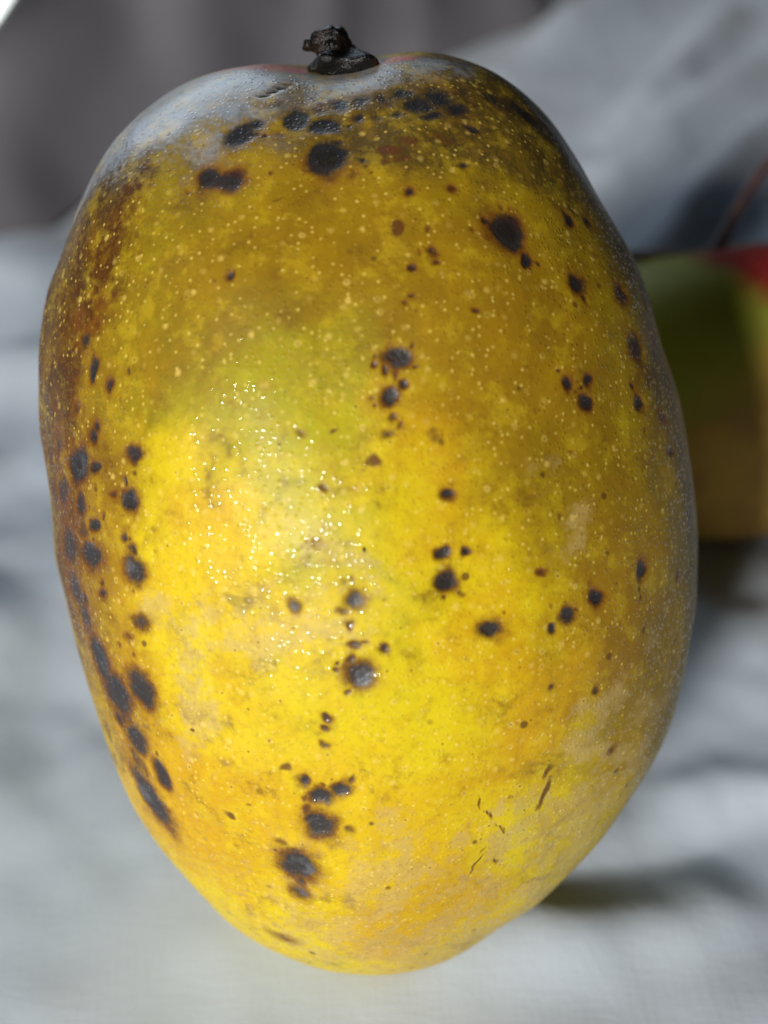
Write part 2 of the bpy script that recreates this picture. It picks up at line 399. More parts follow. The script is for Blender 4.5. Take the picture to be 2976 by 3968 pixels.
MARKS = {
    'lesion': [(-0.48, 42.53, 18.55, 1.4, 1.35, 0.75, 0), (-4.59, 41.53, 19.1, 1.2, 1.13, 0.6, 0), (-9.24, 42.18, 18.11, 1.86, 1.22, 0.55, 0), (0.9, 40.56, 20.66, 1, 0.72, 0.6, 0), (12.63, 43.23, 15.23, 2.15, 1.69, 0.6, 0), (9.96, 39.77, 20.22, 1.14, 0.71, 0.6, 0), (-8.53, 38.9, 21.38, 0.91, 0.83, 0.5, 0), (-31.38, 3.57, 18.3, 2.07, 2.04, 0.7, 0), (-31.81, 8.32, 17.87, 1.51, 1.94, 0.6, 0), (-29.24, -9.43, 18.9, 2.01, 2.58, 0.7, 0), (-24.59, -19.27, 21.6, 1.05, 1.02, 0.6, 0), (-28.47, 0.19, 21.77, 1.64, 1.48, 0.6, 0), (-29.12, 12.25, 21.39, 1, 0.92, 0.6, 0), (-26.48, 20.42, 22.75, 0.94, 0.95, 0.5, 0), (-32, 13.06, 17.5, 1.24, 1.42, 0.5, 0), (-12.38, 38.73, 21.12, 1.23, 2.07, 1, -25), (-11.11, 40, 20.17, 1.12, 1.19, 0.8, 0), (-6.81, 40.47, 20.02, 1.55, 1.97, 1, 0), (-4.05, 39.73, 20.88, 1.73, 1.28, 1, 0), (-2.87, 38.06, 22.4, 0.99, 0.65, 0.7, 0), (-2.77, 42.05, 18.76, 1.12, 1.49, 0.75, 0), (-0.91, 40.61, 20.41, 0.73, 0.96, 0.8, 0), (1.81, 42.58, 18.76, 1.47, 1.48, 0.7, 0), (3.65, 43.42, 17.92, 1.47, 1.41, 0.75, 0), (5.22, 42.07, 19.26, 1.94, 1.73, 0.85, 0), (7.32, 42.68, 18.28, 1.76, 2.18, 0.8, 0), (8.88, 41.4, 19.12, 1.63, 1.4, 0.8, 0), (2.71, 41.07, 20.31, 1.18, 0.81, 0.7, 0), (6.33, 40.8, 20.32, 1.58, 0.8, 0.75, 0), (9.71, 43.37, 16.71, 1.12, 1.88, 0.55, 0), (16.14, 42.21, 13.49, 3.99, 1.74, 0.7, -35), (10.51, 39.56, 20.18, 0.85, 0.85, 0.7, 0), (-3.72, 36.33, 23.66, 1.65, 2, 1.3, 0), (-15.11, 34.4, 23.62, 1.09, 1.44, 1.1, 0), (-12.7, 34.01, 24.51, 1.21, 1.3, 1.1, 0), (-13.84, 34.15, 24.15, 1.24, 1.14, 0.9, 0), (9.6, 35.62, 23.52, 0.63, 0.65, 0.75, 0), (8.27, 33.19, 25.43, 0.6, 0.48, 0.7, 0), (3.97, 32.4, 26.54, 0.56, 0.58, 0.9, 0), (6.01, 29.19, 27.97, 0.31, 0.39, 0.6, 0), (10.06, 29.13, 27.03, 0.33, 0.35, 0.6, 0), (6.15, 26.74, 29.02, 0.56, 0.61, 0.7, 0), (6.39, 25.84, 29.35, 0.48, 0.32, 0.7, 0), (4.82, 26.64, 29.24, 0.26, 0.28, 0.6, 0), (4.26, 25.21, 29.86, 0.38, 0.37, 0.8, 0), (4.42, 22.75, 30.73, 0.42, 0.31, 0.7, 0), (3.74, 22.11, 31, 0.34, 0.35, 0.7, 0), (10.09, 21.62, 29.92, 0.41, 0.27, 0.7, 0), (13.63, 29.16, 25.55, 1.89, 1.68, 1.3, 0), (20.29, 30.98, 19.59, 0.84, 0.81, 0.9, 0), (22.74, 30.84, 16.82, 0.99, 0.94, 0.7, 0), (20.82, 24.34, 22.81, 1.18, 1, 1, 0), (26.02, 23.6, 17.78, 1.32, 1.37, 0.7, 0), (27.41, 18.47, 18.52, 1.47, 1.62, 0.8, 0), (27.57, 12.69, 20.66, 0.94, 0.91, 1, 0), (19.31, 14.82, 27.35, 0.76, 0.67, 1, 0), (21.51, 15.06, 25.71, 0.78, 0.64, 0.9, 0), (21.36, 12.96, 26.33, 0.94, 0.77, 1, 0), (19.61, 8.24, 28.51, 0.5, 0.26, 0.6, 0), (31.44, 7.57, 17.29, 0.83, 0.36, 0.7, 0), (28.01, 9.93, 21.14, 0.46, 0.29, 0.5, 0), (2.93, 17.22, 32.42, 1.25, 1.07, 1.1, 0), (2.43, 13.63, 33.21, 0.87, 0.84, 1.1, 0), (3.64, 14.57, 32.94, 0.42, 0.46, 0.9, 0), (4.69, 16.48, 32.43, 0.34, 0.3, 0.7, 0), (2.55, 11.65, 33.54, 0.62, 0.38, 0.65, 0), (2.34, 10.33, 33.74, 0.75, 0.37, 0.65, 30), (3.38, 11.03, 33.57, 0.33, 0.42, 0.55, 0), (-5.64, 10.2, 33.58, 0.46, 0.33, 0.5, 0), (-3.6, 5.41, 34.21, 0.5, 0.33, 0.6, 0), (7.54, 4.76, 33.58, 0.73, 0.59, 0.95, 0), (-4.05, 0.55, 34.29, 0.76, 0.63, 0.5, 0), (7.05, -0.66, 33.9, 0.64, 0.59, 1.05, 0), (9.48, -0.52, 33.4, 0.49, 0.43, 0.85, 0), (7.33, -3.1, 33.82, 0.95, 0.86, 1.1, 0), (27.29, -3.67, 24, 0.87, 1.03, 1, 0), (22.1, -5.83, 27.99, 0.85, 0.83, 1.05, 0), (19.2, -7.07, 29.63, 0.82, 0.96, 0.9, 0), (17.77, -8.37, 30.25, 0.63, 0.46, 0.9, 0), (11.66, -7.75, 32.6, 1.24, 0.8, 1, 0), (17.89, -14.13, 29.52, 0.53, 0.39, 0.7, 40), (22.56, -15.04, 26.71, 0.58, 0.46, 0.8, 0), (25.21, -22.48, 22.72, 0.66, 0.52, 0.6, 0), (16.39, -2.63, 31.12, 0.5, 0.4, 0.6, 0), (-6.44, -5.21, 33.76, 0.74, 0.7, 0.75, 0), (-0.8, -4.58, 34.37, 0.92, 0.95, 0.85, 0), (-1.9, -5.62, 34.27, 0.63, 0.52, 0.65, 0), (-1.97, -3.08, 34.39, 0.5, 0.43, 0.5, 0), (-0.74, -8.95, 34.04, 0.85, 0.49, 0.7, 0), (1.8, -9.31, 33.98, 0.59, 0.58, 0.8, 0), (-0.32, -11.85, 33.71, 1.45, 1.14, 1.05, 0), (-3.41, -16.24, 32.82, 0.52, 0.43, 0.75, 0), (-3.69, -17.24, 32.59, 0.53, 0.34, 0.7, 0), (-3.77, -19.17, 32.17, 0.4, 0.4, 0.7, 0), (-5.89, -23.22, 30.81, 0.73, 0.7, 0.95, 0), (-4.05, -24.65, 30.67, 1.36, 0.82, 1, 15), (-2.16, -23.64, 31.17, 0.89, 0.75, 1, 20), (-4.35, -27.91, 29.53, 1.61, 1.52, 1, 0), (-5.29, -27.38, 29.57, 0.74, 0.92, 0.9, 0), (-6.69, -33.13, 26.91, 1.99, 1.9, 1.1, 0), (-6.76, -36.68, 25.05, 1.24, 1.08, 0.7, 0), (-9.42, -44.4, 18.57, 2.16, 1.13, 0.5, -25), (-26.93, 15.93, 23.34, 0.8, 1.09, 1, 0), (-25.05, 14.61, 25.16, 0.7, 0.89, 0.9, 0), (-27.89, 18.87, 21.81, 1.39, 1.33, 0.7, 0), (-22.68, 15.82, 26.71, 0.37, 0.31, 0.7, 0), (-26.53, 10.64, 24.15, 0.72, 0.81, 0.8, 0), (-26.98, 9.35, 23.74, 0.83, 0.82, 0.9, 0), (-28.83, 6.5, 21.79, 2.09, 1.78, 1.1, 0), (-26.62, 6.33, 24.1, 0.98, 0.78, 0.9, 0), (-28.6, 2.78, 21.87, 1.11, 1.65, 0.8, 0), (-21.94, 8.11, 27.85, 1.05, 0.84, 0.95, 0), (-22.54, 3.64, 27.41, 1.23, 1.03, 1.1, 0), (-24.34, 4.12, 26.06, 0.71, 0.45, 0.7, 0), (-26.86, 0.85, 23.58, 0.96, 0.77, 1, 0), (-25.79, 1.87, 24.68, 0.4, 0.38, 0.7, 0), (-27.53, -2.51, 22.54, 2.49, 1.34, 0.95, 0), (-23.23, 0.05, 26.71, 0.48, 0.65, 0.8, 0), (-22.23, -1.07, 27.38, 0.78, 0.69, 0.75, 0), (-22.17, -3.12, 27.25, 1.39, 1.55, 0.95, 0), (-25.95, -6.23, 23.59, 0.79, 0.57, 0.85, 0), (-25.9, -5, 23.86, 0.52, 0.51, 0.7, 0), (-30.82, -2.21, 18.38, 3.59, 2.49, 0.75, 0), (-30.31, -6.88, 18.13, 2.55, 2.29, 0.8, 0), (-21.87, -8.24, 26.72, 1.37, 0.79, 0.7, 0), (-23.25, -10.03, 25.28, 0.92, 0.41, 0.5, 0), (-27.38, -13.55, 20.13, 2.13, 2.47, 1.05, 20), (-25.55, -17.01, 21.29, 2.73, 2.32, 1.05, 15), (-22.26, -15.52, 24.94, 1.72, 2.19, 1, 25), (-22.46, -11.92, 25.58, 0.3, 0.47, 0.6, 0), (-23.98, -21.79, 21.38, 2.14, 1.85, 0.95, 15), (-23.97, -24.92, 20.16, 1.46, 2.52, 0.6, 18), (-22.83, -28.91, 19.57, 2.21, 3.9, 0.95, 25), (-21.12, -25.01, 23.07, 1.05, 1.58, 1, 15), (-12.48, 24.6, 29.08, 0.45, 0.5, 0.8, 0), (-26.01, 22.44, 22.57, 1.08, 0.97, 0.5, 0), (-28.94, 20.97, 20.11, 0.99, 1.25, 0.5, 0), (34.56, 0.11, 13.79, 1.28, 2.04, 0.5, 0), (32.51, -5.22, 17.82, 0.71, 0.51, 0.5, 0), (30.42, 11.16, 17.52, 1.03, 1.08, 0.5, 0), (-28.35, 12.28, 22.26, 0.74, 0.91, 0.4, 0)],
    'brown': [(2.25, 37.08, 23.58, 1.33, 0.55, 0.9, 0), (3.48, 36.25, 24.18, 1.41, 0.47, 0.7, 0), (4.25, 37.97, 22.9, 1.07, 0.88, 0.7, 0), (1.94, 35.77, 24.49, 0.44, 0.58, 0.8, 0), (-0.26, 35.41, 24.59, 0.4, 0.35, 0.8, 0), (0.36, 34.64, 25.14, 0.35, 0.22, 0.7, 0), (7.61, 38.17, 22.26, 0.94, 0.77, 0.6, 0), (3, 29.08, 28.29, 0.64, 0.88, 0.95, 0), (2.97, 15.77, 32.74, 0.54, 0.34, 0.7, 0), (0.89, 8.07, 34.06, 0.5, 0.58, 0.8, 0), (-2.6, 10.83, 33.66, 0.5, 0.25, 0.8, 0), (-7.62, 9.19, 33.44, 0.26, 0.21, 0.6, 0), (6.4, 10.18, 33.27, 0.94, 0.71, 0.6, 0), (18.15, -23.6, 26.82, 0.41, 1.07, 0.7, -10), (18.08, -26.08, 25.9, 0.48, 1.89, 0.9, -12), (14.33, -25.83, 27.71, 0.48, 0.3, 0.6, 0), (-0.73, -7.58, 34.17, 0.38, 0.26, 0.5, 0), (-7.64, -21.68, 30.88, 0.65, 0.52, 0.8, 0), (-13.51, -28, 26.77, 0.63, 0.5, 0.9, 0), (-11.33, -26.2, 28.36, 0.37, 0.29, 0.7, 0), (-16.92, -19, 27.97, 0.24, 0.21, 0.8, 0), (-14.93, -22.45, 28.1, 0.91, 0.45, 0.35, 0), (-9.17, 34.69, 24.56, 0.36, 0.29, 0.7, 0), (-8.16, 31.88, 26.37, 1.05, 0.21, 0.5, 25), (-10.72, 30.32, 26.96, 0.98, 0.2, 0.4, 10), (4.26, 25.13, 29.9, 0.51, 0.46, 0.6, 0), (16.39, -2.63, 31.12, 0.7, 0.53, 0.8, 0), (9.48, -0.52, 33.4, 0.62, 0.51, 0.6, 0), (-25.89, -6.21, 23.65, 1.22, 0.83, 0.7, 0), (-29.23, 27.11, 17.29, 2.65, 1.32, 0.4, 0), (15.16, -34.74, 23.18, 0.01, 0.01, 0, 0), (-3.6, 10, 33.76, 0.21, 0.17, 0.5, 0), (13.94, 9.21, 31.19, 0.24, 0.17, 0.5, 0), (9.23, 8.06, 32.9, 0.26, 0.21, 0.5, 0), (-14.29, 11.56, 31.47, 0.19, 0.17, 0.5, 0), (-25.32, 24.9, 22.35, 0.53, 0.35, 0.6, 0), (-24.49, 23.23, 23.6, 0.49, 0.38, 0.7, 0), (-23.22, 20.78, 25.27, 0.39, 0.28, 0.5, 0), (11.11, -26.21, 28.71, 0.15, 1.16, 0.8, 12), (12.07, -27.89, 27.77, 0.16, 1.09, 0.9, 35), (13.59, -29.82, 26.4, 0.17, 1.57, 0.9, 42), (11.25, -33.63, 25.53, 0.16, 1.71, 0.8, -10), (11.64, -31.87, 26.23, 0.16, 0.94, 0.6, -45), (13.02, -34.03, 24.6, 0.29, 0.74, 0.7, 20), (13.65, -34.64, 23.99, 0.61, 0.23, 0.6, -30)],
    'green': [(-15.71, 20.21, 29.42, 9.71, 8.8, 0.35, 0), (-6.12, 5.63, 33.93, 8.5, 6.68, 0.3, 0), (-21.58, 24.71, 25.2, 5.44, 10.47, 1, 0), (-9.53, 17.64, 31.73, 11.3, 5.14, 0.5, 0), (-20.67, 26.45, 25.12, 3.2, 9.26, 0.9, 0), (-19.95, 20.7, 27.34, 2.78, 3.59, 0.6, 0), (-24.41, 12.85, 25.85, 4.1, 2.21, 0.8, 0), (-9.14, 20.57, 31.03, 5.19, 2.63, 0.7, 0), (0.55, 16.81, 32.55, 1.88, 4.68, 0.9, 0), (-12.96, 13.04, 31.73, 10.13, 4.65, 0.6, 0), (-4.01, 9.79, 33.76, 5.43, 3.74, 0.6, 0), (-3.63, 0.21, 34.33, 5.9, 5.5, 0.45, 0), (-12.55, -12.11, 31.36, 12.97, 9.37, 0.2, 0), (3.07, -4.9, 34.26, 4.64, 4.77, 0.4, 0), (-16.29, 37.93, 20.68, 6.41, 4.75, 0.7, 0), (16.24, -11.4, 30.64, 2.54, 4.21, 0.5, 0), (19.73, -1.41, 29.47, 3.3, 2.65, 0.5, 0), (4.8, -12.93, 33.27, 6.93, 7.41, 0.25, 0), (-23.22, 32.19, 20.67, 4.3, 7.12, 0.5, 0), (13.84, 33.63, 22.96, 8.35, 3.46, 0.4, 0), (-5.71, 16.81, 32.38, 6.3, 2.13, 0.6, 0), (17.06, -7.84, 30.62, 2.05, 2.73, 0.4, 0), (-7.32, -16.81, 32.11, 6.82, 5.86, 0.2, 0), (9.48, 24.43, 29.16, 6.82, 4.13, 0.35, 0), (22.23, -22.32, 24.98, 6.09, 7.32, 0.35, 0)],
    'orange': [(-25.75, -4.59, 24.07, 6.75, 19.04, 0.8, 0), (-24.37, -20.01, 21.58, 9.48, 14.15, 0.6, 0), (-17.62, -34.74, 20.83, 15.29, 10.4, 0.8, 0), (6.82, 9.76, 33.23, 6.88, 7.1, 0.7, 0), (15.67, 20.26, 27.89, 13.7, 12.76, 0.55, 0), (-3.73, 26.95, 29, 15.36, 8.1, 0.5, 0), (5.57, 0.18, 34.12, 6.8, 3.8, 0.4, 0), (11.66, -7.84, 32.6, 5.05, 4.91, 0.6, 0), (21.52, -11.63, 27.89, 8.45, 7.23, 0.5, 0), (7.98, -38.31, 24.1, 9.12, 6.49, 1, 0), (25.37, -4.31, 25.67, 9.17, 15.81, 0.7, 0), (-13.05, 2.91, 32.31, 6.14, 2.57, 0.6, 0), (2.3, -44.35, 21.06, 6.41, 5.52, 0.9, 0), (-12.6, -13.51, 31.15, 4.02, 3.33, 0.4, 0), (10.3, -23.99, 29.7, 10.13, 8.26, 0.5, 0), (16.03, -17.58, 29.58, 6.16, 6.19, 0.5, 0), (-6.71, -26.32, 29.67, 8.49, 7.97, 0.4, 0), (-16.92, -22.6, 26.98, 7.5, 3.44, 0.5, 0)],
    'dull_shade': [(30.42, 11.16, 17.52, 9.04, 22.75, 0.8, 0), (30.88, -7.75, 19.92, 6.84, 12.69, 0.7, 0), (27.79, 30.86, 6.71, 16, 32, 0.5, 0), (-34.09, 11, 13.64, 6.4, 20.07, 0.6, 0), (-30.79, -11.09, 15.79, 8, 13.05, 0.5, 0), (28.8, 6.68, 21.1, 8.63, 22.71, 0.7, 0), (22.76, 11.51, 25.62, 7.88, 9.14, 0.3, 0), (-30.4, 1.8, 19.51, 7.77, 15.23, 0.4, 0), (-3.69, 24.37, 30.08, 25.41, 11.92, 0.3, 0), (-3.82, 31.85, 26.53, 24.33, 9.48, 0.75, 0), (15.86, 26.41, 25.53, 11.34, 12.79, 0.4, 0), (-14.71, 29.76, 26.32, 7.69, 7.06, 0.3, 0), (-28.83, 29, 16.81, 13.58, 15.45, 0.9, 0), (25, 22.82, 19.5, 12.2, 24.02, 0.9, 0), (-32.38, 6.33, 16.91, 11.2, 19.03, 0.8, 0), (7.11, 36.57, 23.55, 11.94, 7.15, 0.6, 0), (-4.17, 42.37, 18.24, 23.36, 7.76, 0.8, 0), (30.58, -0.48, 20.32, 7.47, 18.88, 0.6, 0), (-9.63, 23.54, 30.02, 5.22, 4.07, 0.4, 0), (4.78, 26.08, 29.48, 5.14, 7.44, 0.35, 0), (12.4, 11.76, 31.4, 6.98, 5.54, 0.3, 0)],
    'red': [(-26.88, 33.18, 16.56, 6.6, 8.03, 0.6, 0), (-28.89, 24.22, 19.01, 5.21, 7.49, 0.5, 0), (-32.47, 31.87, 7.81, 9.6, 19.2, 0.5, 0), (-34.77, 10.93, 12.12, 2.88, 12.7, 0.6, 0), (-31.54, 15.9, 17.94, 4.19, 9.48, 0.8, 0), (-33.36, 6.18, 15.1, 4, 7.96, 0.8, 0), (-32.71, -2.72, 14.99, 4, 8.29, 0.6, 0), (-31.37, -13.08, 13.72, 4, 14.61, 0.5, 0), (-26.83, 6.9, 23.9, 4.13, 5.5, 0.3, 0), (-28.66, 25.15, 18.9, 5.74, 7.08, 1.2, 0), (-25.68, 31.51, 18.93, 4.85, 6.19, 0.8, 0), (-25.45, 35.5, 16.35, 6.08, 4.78, 0.5, 0), (-29.95, 21.01, 18.91, 2.79, 4.08, 0.5, 0), (7.59, 37.57, 22.72, 6.54, 2.49, 0.45, 0), (-32.86, 2.31, 15.64, 3.52, 6.86, 0.5, 0), (-30.55, 0.31, 19.13, 2.71, 4.14, 0.5, 0), (26.88, 15.91, 20.23, 3.89, 8.15, 0.35, 0), (26.55, 30.61, 10.42, 8, 19.2, 0.35, 0)],
    'bloom': [(-13.38, -9.44, 31.37, 5.51, 2.31, 0.9, 0), (-19.5, -7.4, 28.48, 3.03, 1.91, 0.8, 0), (-17.38, -14.18, 28.69, 3.54, 4.98, 0.7, 0), (-16.11, -17.85, 28.69, 2.9, 3.6, 0.7, 0), (22.95, -18.52, 25.7, 2.56, 3.56, 1, 0), (21.5, -30.35, 21.72, 8.91, 5.68, 0.7, 0), (17.06, -46.02, 11.67, 27.2, 11.2, 0.8, 0), (1.81, -33.84, 27.49, 5.07, 4.34, 0.95, 0), (-7.98, -7.25, 33.3, 7.16, 3.99, 0.7, 0), (-2.81, -3.61, 34.32, 3.8, 3.87, 0.6, 0), (19.71, -0.09, 29.44, 3.29, 3.95, 0.6, 0), (-5.9, 9.37, 33.66, 1.69, 1.25, 0.6, 0), (30.23, -24.71, 16.25, 8, 13.63, 0.35, 0), (28.02, -30.16, 15.48, 12.8, 16.55, 0.6, 0), (5.32, -47.14, 18.14, 9.99, 6.12, 0.9, 0), (-7.76, -29.74, 28.14, 3.45, 2.17, 0.7, 0), (18.27, 6.93, 29.49, 3.19, 2.6, 0.35, 0), (15.59, -26.96, 26.75, 3.94, 3.72, 0.7, 0), (11.51, -39.95, 21.68, 3.89, 5.74, 0.4, 0), (32.07, -13.18, 17.59, 4.49, 8.22, 0.25, 0), (-8.43, -41.68, 21.27, 7.41, 6.31, 0.5, 0), (3.14, -26.55, 30.27, 3.59, 3.36, 0.3, 0), (12.49, -31.56, 26.05, 3.29, 2.7, 0.4, 0)],
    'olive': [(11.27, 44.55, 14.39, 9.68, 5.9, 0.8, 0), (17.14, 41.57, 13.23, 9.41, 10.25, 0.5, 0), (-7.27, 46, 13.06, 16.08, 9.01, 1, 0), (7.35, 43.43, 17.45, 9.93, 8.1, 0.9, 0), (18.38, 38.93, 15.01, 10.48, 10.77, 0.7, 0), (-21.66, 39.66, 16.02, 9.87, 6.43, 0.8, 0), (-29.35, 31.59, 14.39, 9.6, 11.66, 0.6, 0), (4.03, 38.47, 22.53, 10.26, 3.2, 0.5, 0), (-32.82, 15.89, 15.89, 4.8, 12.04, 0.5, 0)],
    'frost_rimlight': [(-11.23, 46.56, 11.63, 11.93, 5.12, 0.9, 0), (-23.8, 41.06, 12.23, 14.07, 7.03, 1, 0), (-17.84, 44.43, 12.84, 8.78, 5.96, 0.9, 0), (3.24, 47.24, 12.66, 5.29, 5.12, 0.9, 0), (-2.69, 45.76, 14.08, 2.99, 2.88, 0.9, 0), (-29.38, 37.17, 8.49, 5.6, 8, 0.6, 0), (9.03, 46.96, 11.91, 3.48, 3.52, 0.4, 0)],
    'pink': [(-9.51, 47.83, 8.99, 4.67, 1.92, 1.1, 0), (2.78, 48.54, 9.98, 3.17, 2.24, 1.1, 0), (-11.66, 48.38, 7.23, 4.91, 1.44, 0.9, 0), (-7.58, 48.14, 8.49, 1.65, 1.44, 0.9, 0), (2.3, 49.02, 8.78, 2.65, 1.6, 0.9, 0), (4.29, 49.41, 7.95, 1.98, 1.28, 0.6, 0)],
    'grey': [(-6.44, -5.21, 33.76, 0.96, 0.87, 1, 0), (-0.8, -4.58, 34.37, 1.18, 1.12, 1.1, 0), (-1.9, -5.62, 34.27, 0.68, 0.61, 0.8, 0), (-0.32, -11.85, 33.71, 1.53, 1.28, 0.9, 0), (-6.69, -33.13, 26.91, 2.09, 2.04, 0.8, 0), (2.93, 17.22, 32.42, 1.25, 1.11, 0.6, 0), (2.43, 13.63, 33.21, 0.92, 0.84, 0.7, 0), (7.33, -3.1, 33.82, 0.86, 0.77, 0.5, 0), (-22.17, -3.12, 27.25, 1.32, 1.41, 0.7, 0), (-22.54, 3.64, 27.41, 1.16, 0.99, 0.6, 0), (-28.83, 6.5, 21.79, 1.79, 1.69, 0.6, 0), (-4.05, 0.55, 34.29, 0.85, 0.68, 1, 0), (-3.6, 5.41, 34.21, 0.59, 0.42, 1, 0), (-6.76, -36.68, 25.05, 1.35, 1.24, 1, 0), (-23.16, -29.73, 18.71, 2.2, 2.86, 0.8, 0), (2.55, 11.65, 33.54, 0.75, 0.5, 0.8, 0), (2.34, 10.33, 33.74, 0.83, 0.5, 0.8, 0), (-0.74, -8.95, 34.04, 0.93, 0.62, 0.7, 0), (-5.64, 10.2, 33.58, 0.51, 0.42, 1, 0), (-27.53, -2.51, 22.54, 1.92, 0.99, 0.5, 0), (-4.35, -27.91, 29.53, 1.38, 1.28, 0.4, 0), (-3.6, -24.26, 30.84, 1.8, 0.97, 0.4, 0), (25.21, -22.48, 22.72, 0.82, 0.64, 1, 0), (-1.97, -3.08, 34.39, 0.59, 0.51, 1, 0), (-27.38, -13.55, 20.13, 1.75, 2.22, 0.6, 0)]}                    # blemishes and tints of the skin: position (mm), half axes (mm), strength, tilt (degrees)


def outline(q, rp):
    n = len(rp)
    k = np.fft.rfft(rp) / n
    k[24:] = 0
    m = np.arange(len(k))
    s = np.where(m == 0, 1, 2)
    return (s * k * np.exp(1j * m * (q[:, None] + np.pi))).real.sum(1)


def blob_body(rp, thick, n, m_front, m_back):
    ps = np.linspace(-np.pi, np.pi, n, endpoint=False)
    rr = outline(ps, rp)
    eta = np.concatenate([np.linspace(0.004, 1.9, m_front), np.linspace(1.9, np.pi - 0.02, m_back)[1:]])[:, None]
    se, ce = np.sin(eta), np.cos(eta)
    P = np.stack([rr * np.cos(ps) * se, rr * np.sin(ps) * se, thick * ce + 0 * ps], -1)
    m = len(eta)
    F = grid_faces(m, n, True)
    return P.reshape(-1, 3), F[:, ::-1].copy(), m, n


def grid_normals(P, m, n):
    G = P.reshape(m, n, 3)
    a = np.gradient(G, axis=0)
    b = np.roll(G, -1, 1) - np.roll(G, 1, 1)
    nn = np.cross(a, b)
    nn /= np.linalg.norm(nn, axis=-1, keepdims=True) + 1e-12
    nn = nn.reshape(-1, 3)
    return nn * np.sign((nn * P).sum(1, keepdims=True))


def field(P, nrm, table, soft=1.0, comb='max'):
    """strength of a set of blemishes at every point of the skin"""
    out = np.zeros(len(P))
    order = np.argsort(P[:, 1])
    ys = P[order, 1]
    for x, y, z, a, b, st, an in table:
        c = np.array([x, y, z]) * 1e-3
        a, b = a * 1e-3, b * 1e-3
        reach = 3 * max(a, b)
        cand = order[np.searchsorted(ys, c[1] - reach):np.searchsorted(ys, c[1] + reach)]
        idx = cand[np.abs(P[cand] - c).max(1) < reach]
        if len(idx) == 0: continue
        e = P[idx] - c
        near = idx[(e ** 2).sum(1).argmin()]
        nv = nrm[near]
        t2 = np.array([0, 1.0, 0]) - nv * nv[1]
        t2 /= np.linalg.norm(t2)
        t1 = np.cross(t2, nv)
        if t1[0] < 0: t1 = -t1
        u, v, w = e @ t1, e @ t2, e @ nv
        r = math.radians(an)
        u, v = u * math.cos(r) + v * math.sin(r), -u * math.sin(r) + v * math.cos(r)
        d2 = (u / a) ** 2 + (v / b) ** 2 + (w / (2.0 * max(a, b))) ** 2
        f = st * np.exp(-0.69 * d2 * soft)
        if comb == 'max': out[idx] = np.maximum(out[idx], f)
        else: out[idx] = out[idx] + f
    return out


def soft_point(local):
    return X * local[0] + A * local[1] + N * local[2] + np.array([0, 0, LIFT])


big = empty('mango', (0, 0, LIFT))
# local axes of the fruit: x right, y along the fruit towards the stalk, z out of its front
big.matrix_world = Matrix(((X[0], A[0], N[0], 0), (X[1], A[1], N[1], 0), (X[2], A[2], N[2], LIFT), (0, 0, 0, 1)))
tag(big, 'large ripe yellow mango with black spots, leaning upright on white cloth', 'mango')

P, F, pm, pn = blob_body(RP, THICK, 760, 430, 40)
nrm = grid_normals(P, pm, pn)
STEM = np.array([-0.0029, 0.0478, 0.0088])
d = np.linalg.norm((P - STEM) * np.array([1, 0.7, 1]), axis=1)
P = P - nrm * (0.0013 * np.exp(-(d / 0.0058) ** 2))[:, None]
# gentle unevenness of a real fruit
P = P + nrm * (0.00045 * vnoise(P * 85, 11) + 0.00018 * vnoise(P * 210, 12))[:, None]
def warped(amp, freq, seed):
    return P + amp * np.stack([vnoise(P * freq + 3.1 * i, seed + i) + 0.5 * vnoise(P * freq * 2.3 + 5.7 * i, seed + 7 + i) for i in range(3)], 1)


def satellites(table):
    rng = np.random.default_rng(5)
    out = []
    for x, y, z, a, b, st, an in table:
        if max(a, b) < 0.75: continue
        for _ in range(int(3 + 2.2 * max(a, b))):
            th, q = rng.uniform(0, 6.28), rng.uniform(1.0, 2.3)
            r0 = min(a, b) * rng.uniform(0.12, 0.42)
            e = np.array([math.cos(th) * a * q, math.sin(th) * b * q * 1.3])
            zz = z - 0.5 * (e @ e) / 40.0
            out.append((x + e[0], y + e[1], zz, r0, r0 * rng.uniform(0.7, 1.5), st * rng.uniform(0.45, 0.85), 0))
    return out


Pw = warped(0.00034, 650, 60)
f_les = field(Pw, nrm, MARKS['lesion'] + satellites(MARKS['lesion']))
f_bro = field(Pw, nrm, MARKS['brown'])
Pt = warped(0.0022, 130, 80)
tints = {k: np.clip(field(Pt, nrm, MARKS[k], 0.9 if k == 'dull_shade' else 1.5, 'sum'), 0, 1.0) for k in ('green', 'orange', 'dull_shade', 'red', 'bloom', 'olive', 'frost_rimlight', 'pink', 'grey')}
crack = field(P, nrm, [(-10.27, 43.21, 16.82, 0.66, 0.39, 1, 15), (-9.38, 43.68, 16.31, 0.66, 0.41, 1, 18), (-8.59, 44.17, 15.72, 0.66, 0.43, 1, 20), (-7.84, 44.68, 15.07, 0.48, 0.35, 1, 25)])
crack = np.clip((crack - 0.45) * 5, 0, 1)
P = P - nrm * (0.00016 * np.clip(f_les * 1.6 - 0.4, 0, 1) + 0.0003 * crack)[:, None]
skin = mesh_np('skin', P, F, MAT_SKIN, big)
add_attr(skin, 'marks', np.stack([f_les, f_bro, tints['green'], tints['orange']], 1))
add_attr(skin, 'tints', np.stack([tints['dull_shade'], tints['red'], tints['bloom'], crack], 1))
add_attr(skin, 'shoulder', np.stack([tints['olive'], tints['frost_rimlight'], tints['pink'], tints['grey']], 1))


